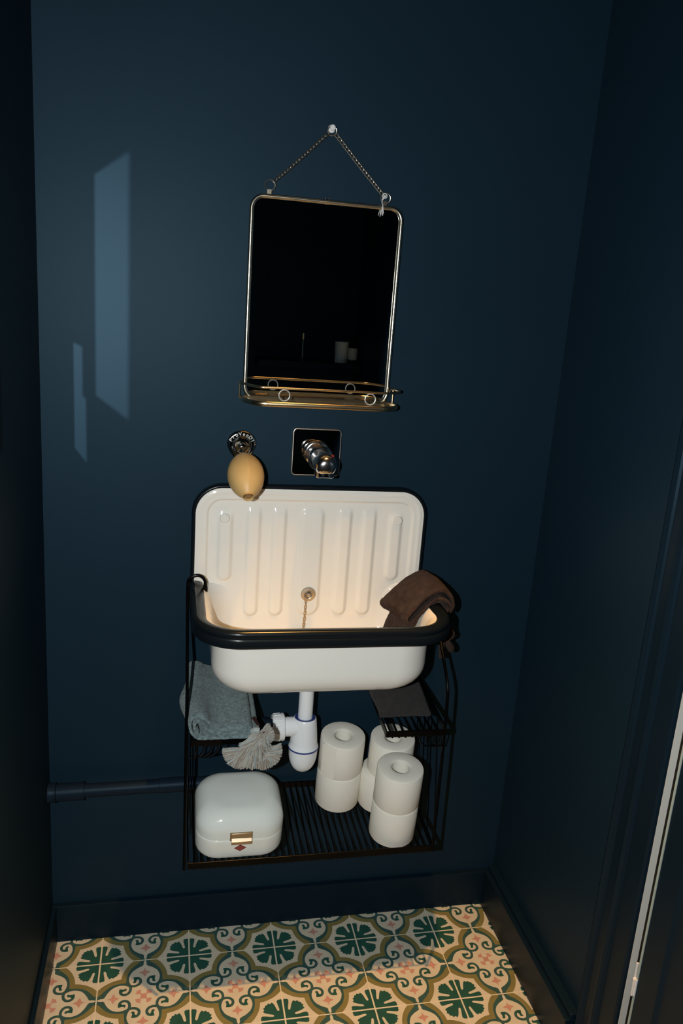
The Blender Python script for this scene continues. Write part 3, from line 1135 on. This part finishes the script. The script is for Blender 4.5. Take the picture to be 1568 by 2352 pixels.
# ------------------------------------------------------------------ mirror on its chain
mir = thing('hanging_mirror', 'rectangular mirror with thin metal frame and brass shelf hanging on the navy wall', 'mirror', (.5465, 0, 1.29))
MX0, MX1, MZ0, MZ1, MR, MY = .3975, .6985, 1.2985, 1.6895, .024, -.0095
loop = [(x, MY, z) for x, z in rrect(MX0, MX1, MZ0, MZ1, (MR, MR, MR, MR), 10)]
obj('frame', tube(NB(), loop, .0044, 14, closed=True), m_frame, mir)
bm = NB()
g0 = [(x, MY + .0015, z) for x, z in rrect(MX0, MX1, MZ0, MZ1, (MR, MR, MR, MR), 10)]
g1 = [(x, MY + .0055, z) for x, z in rrect(MX0, MX1, MZ0, MZ1, (MR, MR, MR, MR), 10)]
loft(bm, [g0, g1])
obj('mirror_pane', bm, m_glass, mir, smooth=False)
# joint clip in the middle of the top rail
bm = lathe(NB(), [(.0044, -.004), (.0052, -.004), (.0052, .004), (.0044, .004)], 18, axis_mat((.545, MY, MZ1), (1, 0, 0)))
tube(bm, [(.541, MY, MZ1 + .003), (.541, MY, MZ1 + .0075)], .0009, 8)
tube(bm, [(.549, MY, MZ1 + .003), (.549, MY, MZ1 + .0075)], .0009, 8)
obj('clip', bm, m_frame, mir)
RGL, RGR = Vector((.4315, MY, 1.7095)), Vector((.6625, MY, 1.7070))


def torus(bm, c, R, r, n, k=28, seg=8):
    n = Vector(n).normalized()
    a = n.orthogonal().normalized()
    b = n.cross(a)
    tube(bm, [Vector(c) + R * (math.cos(2 * PI * i / k) * a + math.sin(2 * PI * i / k) * b) for i in range(k)], r, seg, closed=True)
    return bm


for c in (RGL, RGR):
    lug = Vector((c.x - .0015, MY, MZ1))
    bm = NB()
    loft(bm, [[(lug.x - .0042, MY - .0015, z), (lug.x + .0042, MY - .0015, z), (lug.x + .0042, MY + .0015, z), (lug.x - .0042, MY + .0015, z)] for z in (MZ1 + .003, MZ1 + .0120)])
    obj('lug', bm, m_frame, mir, smooth=False)
    obj('hanging_ring', torus(NB(), c, .0096, .0010, (0.1, 1, 0.1)), m_chain, mir)
NAIL = Vector((.5462, 0, 1.8235))
obj('hanging_ring', torus(NB(), NAIL + Vector((0, -.009, -.0050)), .0088, .0009, (0, 1, 0.1)), m_chain, mir)
bm = NB()
for c, sgn in ((RGL, -1), (RGR, 1)):
    a = NAIL + Vector((sgn * .0072, -.009, -.0100))
    b = c + Vector((-sgn * .0070, .001, .0070))
    n = 19
    for i in range(n):
        f = (i + .5) / n
        ang = .55 if i % 2 else -.55
        nrm = Vector((math.sin(ang) * .8, 1, math.sin(ang) * .8 * -sgn))
        sag = Vector((0, 0, -.0012 * math.sin(PI * f)))
        link(bm, a.lerp(b, f) + sag, b - a, nrm, (b - a).length / n * 1.42, .0062, .00078, 6, 12)
obj('chain', bm, m_chain, mir)
bm = NB()
base_k = RGR + Vector((-.004, -.003, .005))
random.seed(3)
for i in range(6):
    e = Vector((.655 + random.uniform(-.005, .005), MY - .008, 1.6775 + random.uniform(-.005, .004)))
    tube(bm, catmull([base_k + Vector((random.uniform(-.002, .004), 0, random.uniform(-.004, .003))), base_k + Vector((-.005, -.004, -.012)), Vector((.656, MY - .007, 1.692)), e], 4), .0007, 5)
torus(bm, base_k + Vector((.001, 0, -.001)), .0045, .0009, (.5, 1, .3), 14, 6)
tie = obj('tie_string', bm, m_white, mir)
tie['label'] = 'white string tied round the right ring'
# brass shelf tray with gallery rail
shelf_out = [(.3900, -.006), (.3880, -.050), (.4000, -.082), (.4200, -.1040), (.6740, -.1040), (.6980, -.085), (.7110, -.062), (.7060, -.006)]
so = fillet([(x, y, 0) for x, y in shelf_out], .016, 4)
bm = NB()
SZ = 1.2935
outl = [(p.x, p.y) for p in so]


def inset(poly, d):
    c = Vector((sum(a for a, _ in poly) / len(poly), sum(b for _, b in poly) / len(poly)))
    return [(c.x + (a - c.x) * (1 - d / .155), c.y + (b - c.y) * (1 - d / .05)) for a, b in poly]


sec = [(.0040, SZ + .0000), (.0012, SZ + .0006), (-.0004, SZ + .0026), (-.0010, SZ + .0050), (-.0004, SZ + .0078), (.0014, SZ + .0098), (.0036, SZ + .0105), (.0055, SZ + .0095), (.0065, SZ + .0060)]
loops = [[(a, b, z) for a, b in inset(outl, d)] for d, z in sec]
loft(bm, loops, True, True)
obj('shelf_tray', bm, m_brass, mir, angle=40)
RZ = 1.3310
rail = fillet([(.3870, -.006, RZ), (.3860, -.040, RZ), (.4180, -.1040, RZ), (.6750, -.1040, RZ), (.7125, -.066, RZ), (.7090, -.006, RZ)], .010, 5)
obj('gallery_rail', tube(NB(), rail, .0024, 12), m_brass, mir)
for x, z in ((.4672, 1.3172), (.6400, 1.3172)):
    o = obj('gallery_ring', torus(NB(), (x, -.1035, z), .0107, .0012, (0, 1, 0)), m_letter, mir)
for x, y in ((.3872, -.014), (.7090, -.020)):
    obj('post', tube(NB(), [(x, y, SZ + .003), (x, y, RZ)], .0016, 8), m_brass, mir)
obj('post', tube(NB(), [(.7075, -.012, RZ), (.690, -.008, SZ + .006)], .0018, 8), m_brass, mir)

nail = thing('wall_hook', 'small pale screw hook in the wall holding the mirror chain', 'hook', NAIL)
bm = lathe(NB(), [(0, -.0002), (.0022, 0), (.0022, .011), (.0050, .0115), (.0060, .014), (.0045, .0165), (0, .0170)], 18, axis_mat(NAIL, (0, -1, 0)))
obj('screw_head', bm, m_white, nail)
bm = lathe(NB(), [(.0060, 0), (.0075, .0005), (.0065, .0022), (.0022, .0025)], 18, axis_mat(NAIL, (0, -1, 0)))
obj('washer', bm, m_white, nail)

# ------------------------------------------------------------------ wall tap
TP = Vector((.5553, 0, 1.1888))
tap = thing('wall_tap', 'chrome spout on a square polished plate on the wall above the sink', 'tap', TP)
bm = NB()
hp = .0525
pl = lambda h, r, y: [(TP.x + a, y, TP.z + b) for a, b in rrect(-h, h, -h * .965, h * .965, (r, r, r, r), 8)]
loft(bm, [pl(hp, .009, -.0003), pl(hp, .009, -.0075), pl(hp - .0012, .008, -.0092), pl(hp - .0030, .0065, -.0095)])
pt = obj('wall_plate', bm, m_plate, tap, angle=30)
bm = NB()
loft(bm, [pl(hp + .0004, .0092, -.0003), pl(hp + .0006, .0092, -.0074), pl(hp + .0001, .0090, -.0090), pl(hp - .0012, .0080, -.0099), pl(hp - .0022, .0070, -.0097)], False, False)
obj('plate_edge', bm, m_edge, pt, angle=70)
sp = [(.0275, .0095), (.0275, .0120), (.0258, .0140), (.0222, .0150), (.0218, .0180), (.0220, .040), (.0226, .054), (.0240, .058), (.0262, .060), (.0268, .062), (.0262, .064), (.0240, .067),
      (.0236, .074), (.0238, .100), (.0232, .116), (.0215, .126), (.0180, .1325), (.0120, .1360), (.0060, .1372), (0, .1375)]
bm = lathe(NB(), sp, 48, axis_mat(TP, (0, -1, -.045)))
obj('spout', bm, m_spout, tap, angle=40)
bm = lathe(NB(), [(.0205, -.002), (.0200, .024), (.0188, .0285), (.0160, .0290), (.0155, .026), (0, .026)], 36, axis_mat(TP + Vector((0, -.110, -.004)), (0, -.25, -1)))
obj('outlet_nozzle', bm, m_chrome, tap)
bm = lathe(NB(), [(0, .0012), (.0026, .0010), (.0030, 0)], 16, axis_mat(TP + Vector((.0120, -.1255, .0155)), (.35, -.7, .65)))
dot = obj('indicator_dot', bm, m_red, tap)
dot['label'] = 'tiny red dot on the spout'

# ------------------------------------------------------------------ soap on its holder
HP = Vector((.3962, 0, 1.2010))
hold = thing('soap_holder', 'chrome shield-shaped wall bracket with raised lettering above the sink', 'bracket', HP)
sh = []
for i in range(56):
    a = 2 * PI * i / 56
    x, z = math.cos(a), math.sin(a)
    rx = .0305
    rz = .0300 if z > 0 else .0420
    px_, pz_ = rx * x, rz * z
    if z < 0:
        px_ *= (1 - .50 * (-z) ** 1.6)
    else:
        px_ *= (1 + .10 * z * (1 - z))
        pz_ *= .98
    sh.append((px_, pz_))
bm = NB()
loft(bm, [[(HP.x + a * k, y, HP.z + b * k) for a, b in sh] for k, y in ((1, -.0003), (1, -.0050), (.975, -.0080), (.92, -.0100), (.80, -.0110), (.70, -.0112))])
obj('bracket_plate', bm, m_chrome, hold, angle=50)
bm = lathe(NB(), [(.0205, .0105), (.0202, .0135), (.0188, .0150), (.0172, .0145), (.0150, .0120), (.0090, .0118), (.0080, .020), (.0060, .024), (0, .025)], 36, axis_mat(HP + Vector((.001, 0, -.002)), (0, -1, 0)))
obj('boss', bm, m_chrome, hold, angle=40)
AX = Vector((.03, -.860, -.51)).normalized()
A0 = HP + Vector((.001, -.014, -.004))
SC = Vector((.4006, -.083, 1.1505))
A1 = SC + AX * .0548
bm = tube(NB(), [A0, SC - AX * .0625, SC + AX * .0550], .0045, 14)
obj('rod', bm, m_chrome, hold)
bm = lathe(NB(), [(.0050, -.004), (.0078, -.003), (.0080, .0035), (.0070, .0050), (0, .0052)], 28, axis_mat(A1, AX))
obj('end_cap', bm, m_cap, hold)
txt = 'ProVenDi'
deps = None
bmL = NB()
for i, ch in enumerate(txt):
    cu = bpy.data.curves.new('glyph', 'FONT')
    cu.body = ch
    cu.size = .0105
    cu.extrude = .0009
    cu.align_x = 'CENTER'
    to = bpy.data.objects.new('glyph', cu)
    COL.objects.link(to)
    bpy.context.view_layer.update()
    me = to.evaluated_get(bpy.context.evaluated_depsgraph_get()).to_mesh()
    ang = math.radians(62 - 124 * i / (len(txt) - 1))
    R_ = .0222
    m4 = Matrix.Translation(HP + Vector((R_ * math.sin(-ang), -.0112, R_ * math.cos(ang) - .0035))) @ Matrix.Rotation(ang, 4, (0, -1, 0)) @ Matrix.Rotation(PI / 2, 4, 'X')
    tmp = NB()
    tmp.from_mesh(me)
    bmesh.ops.transform(tmp, matrix=m4, verts=tmp.verts)
    tm = bpy.data.meshes.new('t')
    tmp.to_mesh(tm)
    tmp.free()
    bmL.from_mesh(tm)
    bpy.data.meshes.remove(tm)
    to.to_mesh_clear() if hasattr(to, 'to_mesh_clear') else None
    bpy.data.objects.remove(to)
    bpy.data.curves.remove(cu)
obj('lettering', bmL, m_letter, hold, smooth=False)

bm = NB()
pr = []
NS = 28
for i in range(NS + 1):
    u = -1 + 2 * i / NS
    h = .0625 * u
    r = .0370 * max(0, 1 - abs(u) ** 2.0) ** .72
    if i == 0:
        r = .0070
    if i == NS:
        r = .0105
    pr.append((max(r, .006), h))
pr.append((.0090, .0520))
lathe(bm, pr, 56, axis_mat(SC, AX))
for v in bm.verts:       # faint moulding seam along the length
    rel = v.co - SC
    side = rel - AX * rel.dot(AX)
    if side.length > 1e-4:
        d = side.normalized()
        ref = (Vector((0, 0, 1)) - AX * AX.z).normalized()
        lat = ref.cross(AX)
        k = abs(d.dot(lat))
        v.co += side * .03 * math.exp(-(k / .10) ** 2)
soap = obj('soap_bar', bm, m_soap, angle=60)
tag(soap, 'yellow lemon-shaped rotating soap on the chrome wall bracket', 'soap')

# ------------------------------------------------------------------ what the mirror shows: ledge behind with cup, bottle, candlestick
LZ = 1.2400
ledge = obj('wall_ledge', box(NB(), .62, RX - .001, YB + .0005, -1.955, LZ - .028, LZ), m_trim, smooth=False, bevel=.003)
tag(ledge, 'dark navy ledge seen in the mirror under the cup and bottle', 'shelf')
cx_, cy_ = 1.0115, -2.020
bm = lathe(NB(), [(0, 0), (.0290, 0), (.0300, .002), (.0318, .088), (.0322, .093), (.0312, .0945), (.0300, .093), (.0285, .010), (0, .008)], 40, Matrix.Translation((cx_, cy_, LZ)))
tag(obj('ceramic_cup', bm, m_cup), 'pale grey tall cup seen in the mirror beside the bottle', 'cup')
bt = thing('pump_bottle', 'dark bottle with cream paper label seen in the mirror right of the cup', 'bottle', (1.0650, -2.030, LZ))
tm_ = Matrix.Translation((1.0650, -2.030, LZ))
obj('bottle_body', lathe(NB(), [(0, 0), (.0225, 0), (.0240, .002), (.0240, .072), (.0225, .080), (.0120, .089), (.0095, .092), (.0095, .098), (0, .098)], 36, tm_), m_bottle, bt)
obj('bottle_cap', lathe(NB(), [(.0102, .094), (.0102, .108), (.0090, .110), (0, .110)], 28, tm_), m_bottle, bt)
obj('paper_label', lathe(NB(), [(.0243, .016), (.0244, .0165), (.0244, .0675), (.0243, .068)], 36, tm_), m_paperlabel, bt)
bm = lathe(NB(), [(0, 0), (.0180, 0), (.0180, .003), (.0060, .008), (.0035, .014), (.0035, .090), (.0075, .095), (.0090, .122), (.0070, .122), (.0060, .100), (0, .100)], 28, Matrix.Translation((.8305, -2.020, LZ)))
tag(obj('brass_candlestick', bm, m_brass), 'thin brass candlestick seen in the mirror left of the cup', 'candlestick')
